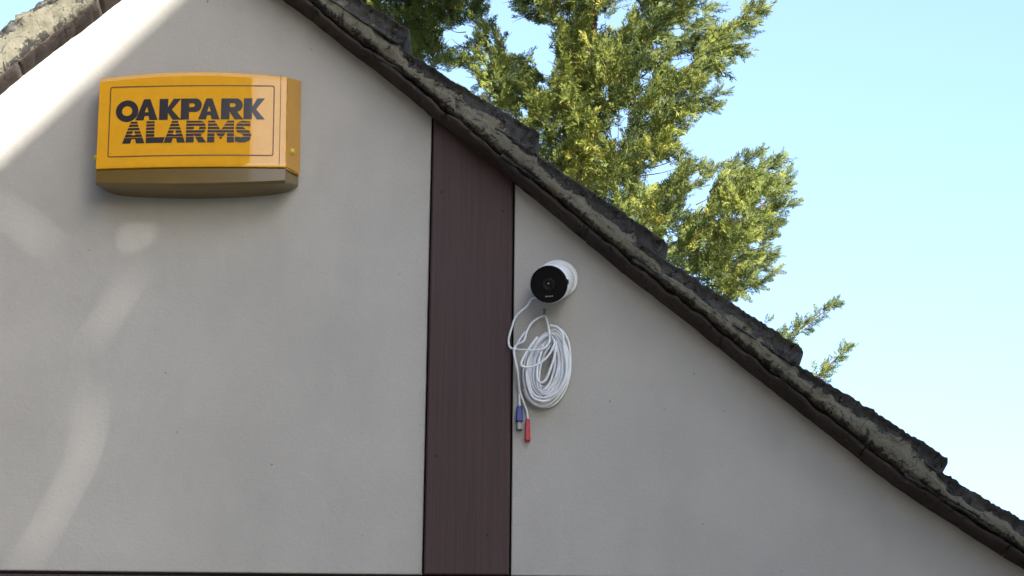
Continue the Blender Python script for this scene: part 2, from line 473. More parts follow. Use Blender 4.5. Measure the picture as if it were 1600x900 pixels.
    bm.faces.new(rows[0]); bm.faces.new(rows[-1][::-1])
    mo = from_bm('mortar_bedding', bm, M['mortar'], deck, True)
    at_ = mo.data.attributes.new('rise', 'FLOAT', 'POINT')
    at_.data.foreach_set('value', np.tile(np.clip((np.arange(K+3)-1)/K, 0, 1), n+1).astype(np.float32))
    return deck
build_slope(1, 3)
build_slope(-1, 91)
# ridge
bm = bmesh.new(); prof = []
rg = [(.16*math.cos(t), .16*math.sin(t)*.75) for t in np.linspace(.25, math.pi-.25, 15)]
ri = [(.14*math.cos(t), .14*math.sin(t)*.75) for t in np.linspace(.25, math.pi-.25, 15)][::-1]
for k in range(13):
    bm = prism([(APX+x, APZ+.085+z) for x, z in rg+ri], VY+.46*k, VY+.46*k+.452)
    from_bm('ridge_tile', bm, M['tile'], house)

# ------------------------------------------------------------------ alarm box
AB = P(308, 192, 0)                                # centre of the cover on the wall
alarm = empty('alarm_box', (AB.x, 0, AB.z))
alarm.rotation_euler.y = -rad(1.2)
tag(alarm, 'yellow burglar alarm bell box with black lettering, mounted high under the gable apex', 'alarm box')
AD = .075; BULGE = .006; HW = .163
SZ = 1/900.0
def zx(z): return (z-655)/4.09*SZ*1.003             # zoomed-photo units -> metres across the cover
def zz(z): return -(z-372)/4.09*SZ*1.098
FX0, FX1 = zx(58), zx(1262); FZT, FZB = zz(84), zz(667); LZB = zz(752)
FZ_MID = (FZT+FZB)/2
FOFF = Vector((AB.x-.0012, 0, AB.z-.0305))           # the front sits nearer the viewer
def front_y(u):
    t = (u-(FX0+FX1)/2)/((FX1-FX0)/2); return -AD-BULGE*(1-t*t)
def barrel(u, amp):
    t = (u-(FX0+FX1)/2)/((FX1-FX0)/2); return amp*(1-t*t)
N = 32
us = [FX0+(FX1-FX0)*i/N for i in range(N+1)]
def shell(rows_fn, close=True):
    bm = bmesh.new(); rows = []
    for u in us: rows.append([bm.verts.new((FOFF.x+p[0], p[1], FOFF.z+p[2])) for p in rows_fn(u)])
    for a, b in zip(rows, rows[1:]):
        for j in range(len(a)-1): bm.faces.new((a[j], a[j+1], b[j+1], b[j]))
    return bm, rows
def backx(u):                                      # the sides splay towards the wall
    t = (u-FX0)/(FX1-FX0); return u+(-.000)*(1-t)+(.0175)*t
def cover_rows(u):
    y = front_y(u); zt = FZT+barrel(u, .009)-.003; r = .004
    return [(backx(u), -.002, zt+.022+barrel(u, .002)), (backx(u), -.012, zt+.022+barrel(u, .002)), (u, y+.006, zt+.003), (u, y+.002, zt+.001), (u, y, zt-r), (u, y, zt-r-.004), (u, y, FZB+.009),
            (u, y, FZB+.004), (u, y+.001, FZB+.001), (u, y+.008, FZB), (backx(u), -.012, FZB+.012), (backx(u), -.002, FZB+.012)]
bm, rows = shell(cover_rows)
bm.faces.new(rows[0]); bm.faces.new(rows[-1][::-1])
cover = from_bm('cover', bm, M['amber'], alarm)
for p in cover.data.polygons: p.use_smooth = abs(p.normal.x) < .75
es = cover.modifiers.new('edge', 'EDGE_SPLIT'); es.split_angle = rad(35)
# right hand return of the cover: darker side strip
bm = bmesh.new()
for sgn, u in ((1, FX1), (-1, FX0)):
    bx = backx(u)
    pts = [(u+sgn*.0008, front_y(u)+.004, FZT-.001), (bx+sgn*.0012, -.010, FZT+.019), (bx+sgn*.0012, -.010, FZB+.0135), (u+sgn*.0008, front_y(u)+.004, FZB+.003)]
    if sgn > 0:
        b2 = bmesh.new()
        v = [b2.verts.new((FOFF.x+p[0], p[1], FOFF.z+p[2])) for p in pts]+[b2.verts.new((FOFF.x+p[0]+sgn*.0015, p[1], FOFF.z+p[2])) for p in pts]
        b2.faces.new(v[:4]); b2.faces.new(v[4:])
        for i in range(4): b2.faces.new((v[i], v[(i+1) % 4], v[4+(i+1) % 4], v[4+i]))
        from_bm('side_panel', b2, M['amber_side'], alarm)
bm.free()
def lens_rows(u):
    y = front_y(u)+.003; zb = LZB-barrel(u, .006)
    return [(u, y+.008, FZB-.0012), (u, y, FZB-.0015), (u, y, FZB-.004), (u, y, zb+.006), (u, y, zb+.003), (u, y+.002, zb+.0005), (u, y+.006, zb-.0008), (backx(u), -.012, zb+.007-barrel(u, .004)+.012*(abs((u-(FX0+FX1)/2)/((FX1-FX0)/2))**12)), (backx(u), -.002, zb+.008-barrel(u, .004)+.012*(abs((u-(FX0+FX1)/2)/((FX1-FX0)/2))**12)),
            (backx(u), -.002, FZB+.0105)]
bm, rows = shell(lens_rows)
for a, b in zip(rows, rows[1:]): bm.faces.new((a[-1], a[0], b[0], b[-1]))
bm.faces.new(rows[0]); bm.faces.new(rows[-1][::-1])
lens = from_bm('strobe_lens', bm, M['lens'], alarm)
for p in lens.data.polygons: p.use_smooth = abs(p.normal.x) < .75
es = lens.modifiers.new('edge', 'EDGE_SPLIT'); es.split_angle = rad(35)
# backplate
bm = prism([(AB.x+FX0+.012, AB.z+FZB-.03), (AB.x+FX1-.004, AB.z+FZB-.03), (AB.x+FX1-.004, AB.z+FZT-.02), (AB.x+FX0+.012, AB.z+FZT-.02)], -.012, -.001)
from_bm('backplate', bm, M['dark_plastic'], alarm)
# screw caps
for px, py, yy in ((455.5, 240, -.048), (148.5, 244, -.050)):
    c = P(px, py, yy); bm = bmesh.new()
    ax = Vector((1, -.35, 0)) if px > 300 else Vector((-1, -.1, 0))
    lathe(bm, c-ax.normalized()*.008, ax, [(0, .0062), (.008, .0062), (.0105, .005), (.012, .0025)], 20)
    from_bm('screw_cap', bm, M['screw'], alarm, True)

# print on the cover: letters are 2D shapes cut from the photo's proportions
def flat_print(name, polys, holes, mat, bands=None, proud=.0006, dn=0.0):
    V = []; E = []; FC = []
    for pl in polys:
        b = len(V); V += [Vector(p) for p in pl]; FC.append(list(range(b, b+len(pl))))
    for pl in holes:
        b = len(V); V += [Vector(p) for p in pl]; E += [(b+i, b+(i+1) % len(pl)) for i in range(len(pl))]
    xs = [v.x for v in V]; ys = [v.y for v in V]
    for gx in np.arange(math.floor(min(xs)/24)*24+.37, max(xs)+1, 24.0):
        b = len(V); V += [Vector((gx, min(ys)-1)), Vector((gx, max(ys)+1))]; E.append((b, b+1))
    if bands:
        for y0, y1 in bands:
            for yy in (y0, y1):
                b = len(V); V += [Vector((min(xs)-1, yy)), Vector((max(xs)+1, yy))]; E.append((b, b+1))
    r = delaunay_2d_cdt(V, E, FC, 0, 1e-4)
    def inside(p, poly):
        c = False; n = len(poly); j = n-1
        for i in range(n):
            xi, yi = poly[i]; xj, yj = poly[j]
            if (yi > p[1]) != (yj > p[1]) and p[0] < (xj-xi)*(p[1]-yi)/(yj-yi)+xi: c = not c
            j = i
        return c
    bm = bmesh.new(); vs = []
    for v in r[0]:
        u = zx(v.x); vs.append(bm.verts.new((FOFF.x+u, front_y(u)-proud, FOFF.z+zz(v.y+dn))))
    for f in r[2]:
        c = sum((r[0][i] for i in f), Vector((0, 0)))/len(f)
        if not any(inside(c, pl) for pl in polys) or any(inside(c, pl) for pl in holes): continue
        if bands and not any(y0 <= c.y <= y1 for y0, y1 in bands): continue
        try: bm.faces.new([vs[i] for i in f])
        except ValueError: pass
    bmesh.ops.delete(bm, geom=[v for v in bm.verts if not v.link_faces], context='VERTS')
    for f in bm.faces:
        if f.normal.y > 0: f.normal_flip()
    me = bpy.data.meshes.new(name); bm.to_mesh(me); bm.free()
    return link(name, me, mat, cover_parent)
cover_parent = alarm
def ell(cx, cy, rx, ry, n=36, a0=0, a1=2*math.pi):
    return [(cx+rx*math.cos(a0+(a1-a0)*k/n), cy+ry*math.sin(a0+(a1-a0)*k/n)) for k in range(n)]
def L_A(x0, x1, y0, y1, s=.37):
    w = x1-x0; h = y1-y0; mx = (x0+x1)/2
    t = w*.14
    polys = [[(x0, y1), (mx-t, y0), (mx+t, y0), (x1, y1), (x1-w*s, y1), (x1-w*s-w*.05, y1-h*.2), (x0+w*s+w*.05, y1-h*.2), (x0+w*s, y1)]]
    holes = [[(mx, y0+h*.36), (mx+w*.085, y1-h*.38), (mx-w*.085, y1-h*.38)]]
    return polys, holes
def L_K(x0, x1, y0, y1):
    w = x1-x0; h = y1-y0; st = w*.40
    return [[(x0, y0), (x0+st, y0), (x0+st, y1), (x0, y1)], [(x0+st*.9, y0+h*.46), (x1-w*.36, y0), (x1-w*.01, y0), (x0+st*.9+w*.22, y0+h*.52), (x1, y1), (x1-w*.38, y1), (x0+st*.9, y0+h*.60)]], []
def L_P(x0, x1, y0, y1, leg=False):
    w = x1-x0; h = y1-y0; st = w*.40
    bow = [(x0+st*.5, y0), (x1-w*.30, y0)]+[(x1-w*.30+w*.30*math.sin(t), y0+h*.32-h*.32*math.cos(t)) for t in np.linspace(.15, math.pi-.15, 12)]+[(x1-w*.30, y0+h*.64), (x0+st*.5, y0+h*.64)]
    polys = [[(x0, y0), (x0+st, y0), (x0+st, y1), (x0, y1)], bow]
    holes = [[(x0+st, y0+h*.23), (x1-w*.38, y0+h*.23), (x1-w*.32, y0+h*.32), (x1-w*.38, y0+h*.41), (x0+st, y0+h*.41)]]
    if leg: polys.append([(x0+st*.95, y0+h*.60), (x1-w*.28, y0+h*.60), (x1+w*.04, y1), (x1-w*.36, y1)])
    return polys, holes
def L_S(x0, x1, y0, y1):
    w = x1-x0; h = y1-y0
    P_ = [(x1*.93+x0*.07, y0+h*.04), (x1*.93+x0*.07, y0+h*.30), (x0+w*.62, y0+h*.27), (x0+w*.50, y0+h*.31), (x0+w*.62, y0+h*.37), (x1-w*.12, y0+h*.47), (x1, y0+h*.66), (x1-w*.10, y0+h*.90), (x1-w*.40, y1),
          (x0+w*.25, y1), (x0, y1-h*.05), (x0+w*.02, y1-h*.31), (x0+w*.34, y1-h*.24), (x0+w*.55, y1-h*.28), (x0+w*.45, y1-h*.36), (x0+w*.12, y0+h*.53), (x0+w*.02, y0+h*.32), (x0+w*.14, y0+h*.08), (x0+w*.44, y0)]
    return [P_], []
def L_M(x0, x1, y0, y1):
    w = x1-x0; h = y1-y0; mx = (x0+x1)/2
    return [[(x0, y1), (x0+w*.02, y0), (x0+w*.26, y0), (mx, y0+h*.44), (x1-w*.26, y0), (x1-w*.02, y0), (x1, y1), (x1-w*.27, y1), (x1-w*.27, y0+h*.50), (mx, y0+h*.86), (x0+w*.27, y0+h*.50), (x0+w*.27, y1)]], []
Y0, Y1 = 224, 358
word1 = [([ell(243, 297, 73, 69)], [ell(243, 297, 33, 31)]), L_A(298, 442, Y0, Y1), L_K(450, 590, Y0, Y1), L_P(588, 722, Y0, Y1), L_A(700, 838, Y0, Y1), L_P(846, 984, Y0, Y1, True), L_K(990, 1126, Y0-2, Y1-2)]
lp = [p for a, b in word1 for p in a]; lh = [h for a, b in word1 for h in b]
letter_i = 0
for a, b in word1: flat_print('letter', a, b, M['ink'], None, .0006, 9)
Y0, Y1 = 366, 504
bands = [(366, 378), (384, 399), (405, 420), (426, 442), (447, 464), (468, 504)]
word2 = [L_A(218, 362, Y0, Y1), ([[(370, Y0), (424, Y0), (424, Y1-36), (492, Y1-36), (480, Y1), (370, Y1)]], []), L_A(484, 622, Y0, Y1), L_P(626, 752, Y0, Y1, True), L_M(762, 934, Y0, Y1), L_S(938, 1044, Y0, Y1)]
for a, b in word2: flat_print('letter', a, b, M['ink'], bands, .0006, 9)
def rr(x0, y0, x1, y1, r):
    o = []
    for cx, cy, a in ((x1-r, y0+r, -90), (x1-r, y1-r, 0), (x0+r, y1-r, 90), (x0+r, y0+r, 180)):
        o += [(cx+r*math.cos(rad(a+18*k)), cy+r*math.sin(rad(a+18*k))) for k in range(6)]
    return o
flat_print('printed_border', [rr(128, 140, 1186, 590, 14)], [rr(135, 147, 1179, 583, 10)], M['ink_brown'], None, .0005, 7)
flat_print('printed_border', [[(1222, 76), (1226, 76), (1226, 652), (1222, 652)]], [], M['ink_brown'], None, .0005, 7)

# ------------------------------------------------------------------ security camera
cb = P(871.5, 437.5, 0); cf = P(858, 444, -.074)
ax = (cf-cb)
scam = empty('security_camera', (cb.x, 0, cb.z))
tag(scam, 'small white round security camera with black front fixed beside the timber board', 'security camera')
bm = bmesh.new(); lathe(bm, Vector((cb.x, 0, cb.z)), Vector((0, -1, 0)), [(0, .0352), (.006, .0352), (.0085, .0335), (.009, .02)], 56)
from_bm('base_plate', bm, M['white'], scam, True)
u = ax.normalized()
L = ax.length
bm = bmesh.new(); lathe(bm, cb, u, [(.002, .0300), (.02, .0322), (L-.010, .0332), (L-.002, .0330), (L, .0318)], 56)
from_bm('body', bm, M['white'], scam, True)
bm = bmesh.new(); lathe(bm, cb, u, [(L-.004, .0322), (L+.003, .0322), (L+.0045, .0312), (L+.0045, .0296), (L+.0030, .0290), (L+.0036, .0002)], 56)
front = from_bm('front_glass', bm, M['black_glass'], scam)
fu = u.cross(Vector((0, 0, 1))).normalized(); fv = fu.cross(u).normalized()
if fv.z < 0: fv = -fv
if fu.x < 0: fu = -fu
bm = bmesh.new(); lathe(bm, cb+u*(L+.0032), u, [(0, .0105), (.0022, .0105), (.0030, .0095), (.0016, .0070), (.0010, .0045)], 36)
from_bm('lens_ring', bm, M['dark_plastic'], scam, True)
bm = bmesh.new(); lathe(bm, cb+u*(L+.0042)+fv*.001, u, [(0, .0042), (.0012, .0034), (.0019, .0018), (.0021, .0002)], 24)
from_bm('lens', bm, M['black_glass'], scam, True)
bm = bmesh.new(); lathe(bm, cb+u*(L+.0060)+fv*.0014, u, [(0, .0014), (.0006, .0012)], 14)
from_bm('sensor_dot', bm, M['grey_mark'], scam)
bm = bmesh.new()
base = cb+u*(L+.0036)-fv*.0205
for k, (x, wd, h) in enumerate(((-.0066, .0018, .0028), (-.0036, .0022, .0017), (-.0008, .0019, .0025), (.0020, .0017, .0022), (.0046, .0020, .0026))):
    p = base+fu*x
    v = [bm.verts.new(p+fu*a+fv*b) for a, b in ((-wd*.5, -h*.5), (wd*.5, -h*.3), (wd*.45, h*.5), (-wd*.4, h*.35))]; bm.faces.new(v)
from_bm('maker_mark', bm, M['grey_mark'], scam)
# screw hole on the rim and the side notch
for px, py, dep, nm in ((893, 426, -.0095, 'screw_hole'),):
    c = P(px, py, dep); bm = bmesh.new(); lathe(bm, c+Vector((0, .002, 0)), Vector((0, -1, 0)), [(0, .002), (.0025, .0018)], 14); from_bm(nm, bm, M['dark_plastic'], scam)
bm = bmesh.new(); c = cb+u*(L-.001)+fu*.0315+fv*.002
for a, b in zip((0,), (0,)): lathe(bm, c, fu, [(0, .0045), (.0022, .0042)], 16)
from_bm('side_clip', bm, M['black_glass'], scam)

# ------------------------------------------------------------------ coiled cable hanging below
coil = empty('cable_coil', (P(850, 493).x, 0, P(850, 493).z))
tag(coil, 'coil of thin white cable hanging on the wall with blue and red plugs below', 'cable')
def Z(x, y, Y): return P(780+x/3.915, 470+y/3.915, Y)
CR = .0021
def strand(name, pts, r=CR, n=8):
    bm = bmesh.new(); tube(bm, smooth_path(pts, n), r, 8); return from_bm(name, bm, M['cable'], coil, True)
# main turns
T = []; turns = 15
rr_ = random.Random(5)
cx, cy, tilt = 288, 402, rad(11)
for tnum in range(turns):
    f = tnum/(turns-1)
    a = 42+92*f**.85+rr_.uniform(-6, 6); b = 128+102*f**.85+rr_.uniform(-8, 8); ox, oy = rr_.uniform(-9, 9), rr_.uniform(-8, 12)
    dy = -.006-.020*rr_.random()
    for k in range(14):
        th = -math.pi/2+2*math.pi*k/14
        X = a*math.cos(th); Yy = b*math.sin(th)
        if Yy < 0: X *= 1-.25*(Yy/b)**2
        xx = cx+ox+X*math.cos(tilt)-Yy*math.sin(tilt); yy = cy+oy+X*math.sin(tilt)+Yy*math.cos(tilt)
        T.append(Z(xx+rr_.uniform(-2.5, 2.5), yy+rr_.uniform(-3, 3), dy+rr_.uniform(-.003, .003)+(-.004 if Yy > 0 else 0)))
strand('cable_loops', T, CR, 6)
strand('cable_lead', [cb+u*(L*.35)-fv*.030-fu*.012, P(833, 466, -.02), Z(170, 32, -.018), Z(104, 95, -.016), Z(72, 180, -.014), Z(58, 240, -.014), Z(64, 280, -.016), Z(92, 296, -.022), Z(150, 300, -.034), Z(225, 301, -.036), Z(280, 287, -.036), Z(308, 240, -.034), Z(303, 170, -.03), Z(290, 115, -.02), Z(277, 86, -.008)], CR*.9)
strand('cable_lead', [Z(277, 92, -.008), Z(235, 108, -.014), Z(196, 140, -.02), Z(168, 190, -.024), Z(150, 245, -.028), Z(104, 272, -.026), Z(90, 310, -.026), Z(100, 370, -.026), Z(116, 450, -.022), Z(124, 540, -.012), Z(150, 620, -.008), Z(170, 680, -.007), Z(175, 730, -.007)], CR*.9)
strand('cable_lead', [Z(160, 190, -.012), Z(118, 250, -.02), Z(92, 330, -.022), Z(112, 420, -.018), Z(122, 520, -.010), Z(124, 600, -.008), Z(125, 655, -.008)], CR*.9)
strand('cable_lead', [Z(232, 222, -.03), Z(190, 280, -.033), Z(150, 345, -.036), Z(134, 388, -.037), Z(158, 406, -.037), Z(222, 396, -.038), Z(285, 352, -.038), Z(322, 300, -.037), Z(338, 255, -.033), Z(320, 215, -.02)], CR)
strand('cable_lead', [Z(348, 255, -.034), Z(340, 330, -.037), Z(312, 420, -.038), Z(285, 482, -.038), Z(256, 500, -.038), Z(232, 478, -.038), Z(232, 420, -.037), Z(250, 340, -.035), Z(270, 270, -.03)], CR)
strand('cable_lead', [Z(310, 150, -.028), Z(360, 165, -.03), Z(390, 215, -.033), Z(396, 300, -.034), Z(412, 400, -.034), Z(398, 490, -.034), Z(350, 560, -.033), Z(290, 592, -.03), Z(220, 580, -.026), Z(180, 520, -.022)], CR)
strand('cable_lead', [Z(150, 540, -.010), Z(170, 590, -.010), Z(210, 632, -.009), Z(270, 650, -.008), Z(335, 632, -.008), Z(390, 570, -.01), Z(425, 480, -.012), Z(435, 380, -.012), Z(425, 260, -.014), Z(385, 185, -.014), Z(330, 155, -.014)], CR)
strand('cable_lead', [Z(160, 560, -.014), Z(190, 606, -.013), Z(250, 628, -.012), Z(320, 612, -.012), Z(380, 545, -.014), Z(412, 450, -.016)], CR)
bm = bmesh.new(); c = Z(276, 88, 0); lathe(bm, c, Vector((0, -1, .1)), [(0, .0016), (.020, .0016), (.0205, .0032), (.022, .003)], 12)
from_bm('hook_nail', bm, M['metal'], coil)
# blue plug with metal end
def plug(nm, zx0, zx1, zy0, zy1, Y, mat, d=.010, taper=0.0):
    a = Z(zx0, zy0, Y); b = Z(zx1, zy1, Y); bm = bmesh.new()
    x0, x1, z1, z0 = a.x, b.x, a.z, b.z; mx = (x0+x1)/2
    lv = [(z1, .55), (z1-(z1-z0)*.08, .8), (z1-(z1-z0)*.3, 1-taper), (z1-(z1-z0)*.36, 1-taper*.6), (z0+(z1-z0)*.05, 1), (z0, .9)]
    rings = []
    for z, s in lv:
        hx = (x1-x0)/2*s; hy = d/2*s
        rings.append([bm.verts.new((mx+hx*cx_, Y+hy*cy_, z)) for cx_, cy_ in ((-1, -.6), (-.6, -1), (.6, -1), (1, -.6), (1, .6), (.6, 1), (-.6, 1), (-1, .6))])
    for r1, r2 in zip(rings, rings[1:]):
        for k in range(8): bm.faces.new((r1[k], r1[(k+1) % 8], r2[(k+1) % 8], r2[k]))
    bm.faces.new(rings[0]); bm.faces.new(rings[-1][::-1])
    return from_bm(nm, bm, mat, coil)
plug('blue_plug', 102, 146, 645, 741, -.008, M['blue'], .011, .1)
plug('metal_tip', 106, 143, 740, 790, -.008, M['metal'], .009, .05)
plug('red_plug', 157, 191, 725, 858, -.008, M['red'], .010, .3)

# ------------------------------------------------------------------ conifers behind the roof
def mk_leaf():
    t = NT('cypress foliage')
    at = t.n('Attribute'); at.attribute_name = 'tint'
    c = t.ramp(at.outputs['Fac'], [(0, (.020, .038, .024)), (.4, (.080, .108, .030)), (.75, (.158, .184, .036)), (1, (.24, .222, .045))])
    t.fin(c, .65, None, Specular_IOR_Level=.25)
    tr = t.n('BsdfTranslucent'); t.l(c, tr.inputs['Color'])
    mx = t.n('MixShader'); mx.inputs[0].default_value = .18
    t.l(t.b.outputs[0], mx.inputs[1]); t.l(tr.outputs[0], mx.inputs[2]); t.l(mx.outputs[0], t.out.inputs[0])
    return t.m
M['leaf'] = mk_leaf()
def spray_proto(seed):
    r = np.random.default_rng(seed); quads = []
    def shoot(p, d, ln, wd, nrm):
        s = np.cross(nrm, d); s /= np.linalg.norm(s)+1e-9
        quads.append([p, p+d*ln*.45+s*wd+nrm*wd*.4, p+d*ln, p+d*ln*.45-s*wd-nrm*wd*.2])
    def turn(d, a, lift):
        v = np.array([d[0]*math.cos(a)-d[1]*math.sin(a), d[0]*math.sin(a)+d[1]*math.cos(a), d[2]+lift]); return v/np.linalg.norm(v)
    nrm = np.array([0, 0, 1.]); nodes = 9; p = np.zeros(3); d = np.array([1., 0, 0])
    for k in range(nodes):
        t = k/nodes; step = 1/nodes
        d = d+r.normal(0, .06, 3); d[2] += .02; d /= np.linalg.norm(d)
        shoot(p, d, step*1.7, .022, nrm+r.normal(0, .3, 3))
        for sgn in (-1, 1):
            if r.random() < .12: continue
            tl = (.34*(1-t)**.7+.09)*r.uniform(.7, 1.25)
            td = turn(d, sgn*r.uniform(.38, .70), r.normal(.05, .28))
            n2 = nrm+r.normal(0, .4, 3); n2 /= np.linalg.norm(n2)
            shoot(p, td, tl, .020+.024*tl, n2)
            if tl > .15:
                for f, sg in ((.38, sgn), (.66, -sgn)):
                    shoot(p+td*tl*f, turn(td, sg*r.uniform(.4, .75), r.normal(0, .3)), tl*.55, .022, n2)
        p = p+d*step
    return np.array(quads)         # (n,4,3)
PROTO = [spray_proto(s) for s in range(8)]

GAPS = [[(765,-10),(790,-10),(800,15),(825,34),(862,45),(855,58),(866,75),(866,110),(855,127),(840,115),(830,82),(810,86),(788,76),(802,58),(790,45),(765,28)],
        [(690,50),(735,38),(740,50),(715,75),(692,68)], [(705,108),(742,115),(742,140),(728,140)], [(1000,268),(1035,252),(1058,258),(1045,282),(1010,292)], [(1072,302),(1100,298),(1106,325),(1088,338),(1070,325)],
        [(928,26),(985,20),(985,45),(935,46)], [(1048,90),(1082,80),(1078,104),(1052,108)], [(1060,225),(1100,180),(1150,200),(1130,245),(1090,245)], [(812,168),(827,168),(828,180),(814,180)], [(962,170),(984,176),(978,194),(965,190)],
        [(1038,362),(1060,362),(1058,380),(1038,380)], [(940,208),(966,205),(968,217),(945,222)], [(1000,118),(1013,105),(1020,130),(1003,140)]]
_gr = random.Random(21)
for k_ in range(46):                                       # small chinks of sky, mostly towards the lit outer side
    cx_, cy_ = _gr.uniform(930, 1190), _gr.uniform(0, 430); r_ = _gr.uniform(4, 8)
    GAPS.append([(cx_+r_*math.cos(q_)*1.3, cy_+r_*math.sin(q_)) for q_ in np.linspace(0, 2*math.pi, 7, endpoint=False)])
def in_gap(p):                                            # openings in the crown where the sky shows
    q = p-CAM; k = FPX/q.dot(F); px = 800+q.dot(RT)*k; py = 450-q.dot(UP)*k
    return any(in_poly((px, py), g) for g in GAPS) and random.random() < .93
class Tree:
    def __init__(s): s.pos = []; s.dir = []; s.size = []; s.tint = []; s.limbs = []
    def spray(s, p, d, size, tint): s.pos.append(p); s.dir.append(d); s.size.append(size); s.tint.append(tint)
    def plume(s, pts, r0, r1, dens=1.0, size=.15, tint=.5, wood=True):
        """branch along world points with sprays round it; radii in metres"""
        path = smooth_path(pts, 8); L = sum((b-a).length for a, b in zip(path, path[1:]))
        n = max(3, int(L/.0165*dens))
        for k in range(n):
            f = random.random(); i = min(int(f*(len(path)-1)), len(path)-2)
            p = path[i].lerp(path[i+1], f*(len(path)-1)-i); d = (path[i+1]-path[i]).normalized()
            r = r0+(r1-r0)*f
            o = Vector((random.gauss(0, 1), random.gauss(0, 1), random.gauss(0, .8))); o -= d*o.dot(d)*.8
            o = o*r*.55
            dd = d*random.uniform(.5, 1.1)+o.normalized()*random.uniform(.3, .9)+Vector((0, 0, -.05))
            s.spray(p+o, dd.normalized(), size*random.uniform(.65, 1.2)*(1.1-.45*f), tint+random.gauss(0, .12))
        tip = path[-1]; d = (path[-1]-path[-4]).normalized()
        for k in range(2): s.spray(tip-d*.05, (d+Vector((random.gauss(0, .12), random.gauss(0, .12), random.gauss(0, .12)))).normalized(), size*1.1, tint)
        if wood: s.limbs.append((path, .007+.05*r0, .002, L))
    def build(s, root, trunk_pts, trunk_r):
        V = []; tints = []
        keep = [i for i in range(len(s.pos)) if not any(in_gap(s.pos[i]+s.dir[i]*s.size[i]*k_) for k_ in (.1, .5, .95))]
        for nm in ('pos', 'dir', 'size', 'tint'): setattr(s, nm, [getattr(s, nm)[i] for i in keep])
        pos = np.array([tuple(p) for p in s.pos]); dirs = np.array([tuple(p) for p in s.dir]); size = np.array(s.size); tint = np.clip(np.array(s.tint), 0, 1)
        which = rng.integers(0, len(PROTO), len(pos))
        for w_ in range(len(PROTO)):
            idx = np.nonzero(which == w_)[0]
            if not len(idx): continue
            X = dirs[idx]; X = X/np.linalg.norm(X, axis=1, keepdims=True)
            up = np.tile([0, 0, 1.], (len(idx), 1))+rng.normal(0, .75, (len(idx), 3))
            Yv = np.cross(up, X); Yv /= np.linalg.norm(Yv, axis=1, keepdims=True)+1e-9
            Zv = np.cross(X, Yv)
            q = PROTO[w_].reshape(-1, 3)
            W = (q[None, :, 0, None]*X[:, None]+q[None, :, 1, None]*Yv[:, None]+q[None, :, 2, None]*Zv[:, None])*size[idx][:, None, None]+pos[idx][:, None]
            V.append(W.reshape(-1, 3))
            tt = np.repeat(tint[idx], len(q))+np.repeat(rng.normal(0, .06, len(idx)*len(q)//4), 4)
            tints.append(tt)
        V = np.concatenate(V); tints = np.concatenate(tints).astype(np.float32)
        Fc = np.arange(len(V)).reshape(-1, 4)
        cr = from_np('crown', V, Fc, M['leaf'], root)
        a = cr.data.attributes.new('tint', 'FLOAT', 'POINT'); a.data.foreach_set('value', np.clip(tints, 0, 1))
        bm = bmesh.new(); path = smooth_path(trunk_pts, 8); n = len(path)
        tube(bm, path, [trunk_r*(1-.85*i/n) for i in range(n)], 12); 
        tr = from_bm('trunk', bm, M['bark'], root, True)
        bm = bmesh.new()
        for pth, r0, r1, L in s.limbs:
            rr3 = [r0+(r1-r0)*i/(len(pth)-1) for i in range(len(pth))]
            if L > .45:
                b2 = bmesh.new(); tube(b2, pth, rr3, 6); from_bm('branch', b2, M['bark'], root, True)
            else: tube(bm, pth, [x*.38 for x in rr3], 4)
        tag(from_bm('twigs', bm, M['bark'], root, True), kind='stuff')

def in_poly(p, poly):
    c = False; j = len(poly)-1
    for i in range(len(poly)):
        xi, yi = poly[i]; xj, yj = poly[j]
        if (yi > p[1]) != (yj > p[1]) and p[0] < (xj-xi)*(p[1]-yi)/(yj-yi)+xi: c = not c
        j = i
    return c
YT = 9.0; MPP = 1/(FPX/(DIST+YT*math.cos(PITCH)))         # metres per photo pixel at the tree
# --- main tree
t1 = Tree()
MASS = [[(700,-200),(790,-60),(800,-5),(815,22),(850,28),(868,45),(858,60),(868,85),(872,105),(862,128),(848,128),(836,108),(818,88),(800,92),(782,78),(795,62),(770,48),(742,62),(752,84),(722,92),(716,112),(742,112),(752,128),(750,160),(840,245),
         (1040,420),(1150,470),(1172,440),(1150,425),(1172,405),(1160,385),(1188,350),(1200,330),(1188,318),(1190,300),(1168,295),(1140,268),(1118,290),(1092,270),(1072,262),(1050,280),(1030,290),(1010,285),(1000,270),(1030,262),(1058,240),(1062,222),
         (1040,205),(1062,190),(1088,182),(1078,168),(1092,150),(1070,125),(1050,118),(1060,105),(1030,92),(1062,80),(1072,50),(1080,20),(1070,-60),(1010,-260),(850,-420)]]
HOLES = [[(925,28),(945,20),(985,5),(1000,-10),(1000,10),(972,30),(985,45),(935,45)], [(1078,305),(1100,300),(1105,325),(1088,338),(1070,325)], [(812,168),(826,168),(828,178),(815,178)],
         [(960,170),(985,175),(980,195),(965,190)], [(1040,362),(1060,362),(1058,378),(1038,380)], [(940,210),(965,205),(968,215),(945,220)], [(1000,120),(1012,105),(1020,130),(1003,140)], [(930,130),(945,135),(940,145)]]
def in_mass(p): return any(in_poly(p, m_) for m_ in MASS) and not any(in_poly(p, h) for h in HOLES)
TX = 905                                                  # trunk pixel column
pts = []
tries = 0
while len(pts) < 460 and tries < 60000:
    tries += 1
    p = (random.uniform(690, 1210), random.uniform(-330, 480))
    if not in_mass(p): continue
    if p[1] < -30 and random.random() < .45: continue
    if any((p[0]-q[0])**2+(p[1]-q[1])**2 < 18.5**2 for q in pts): continue
    pts.append(p)
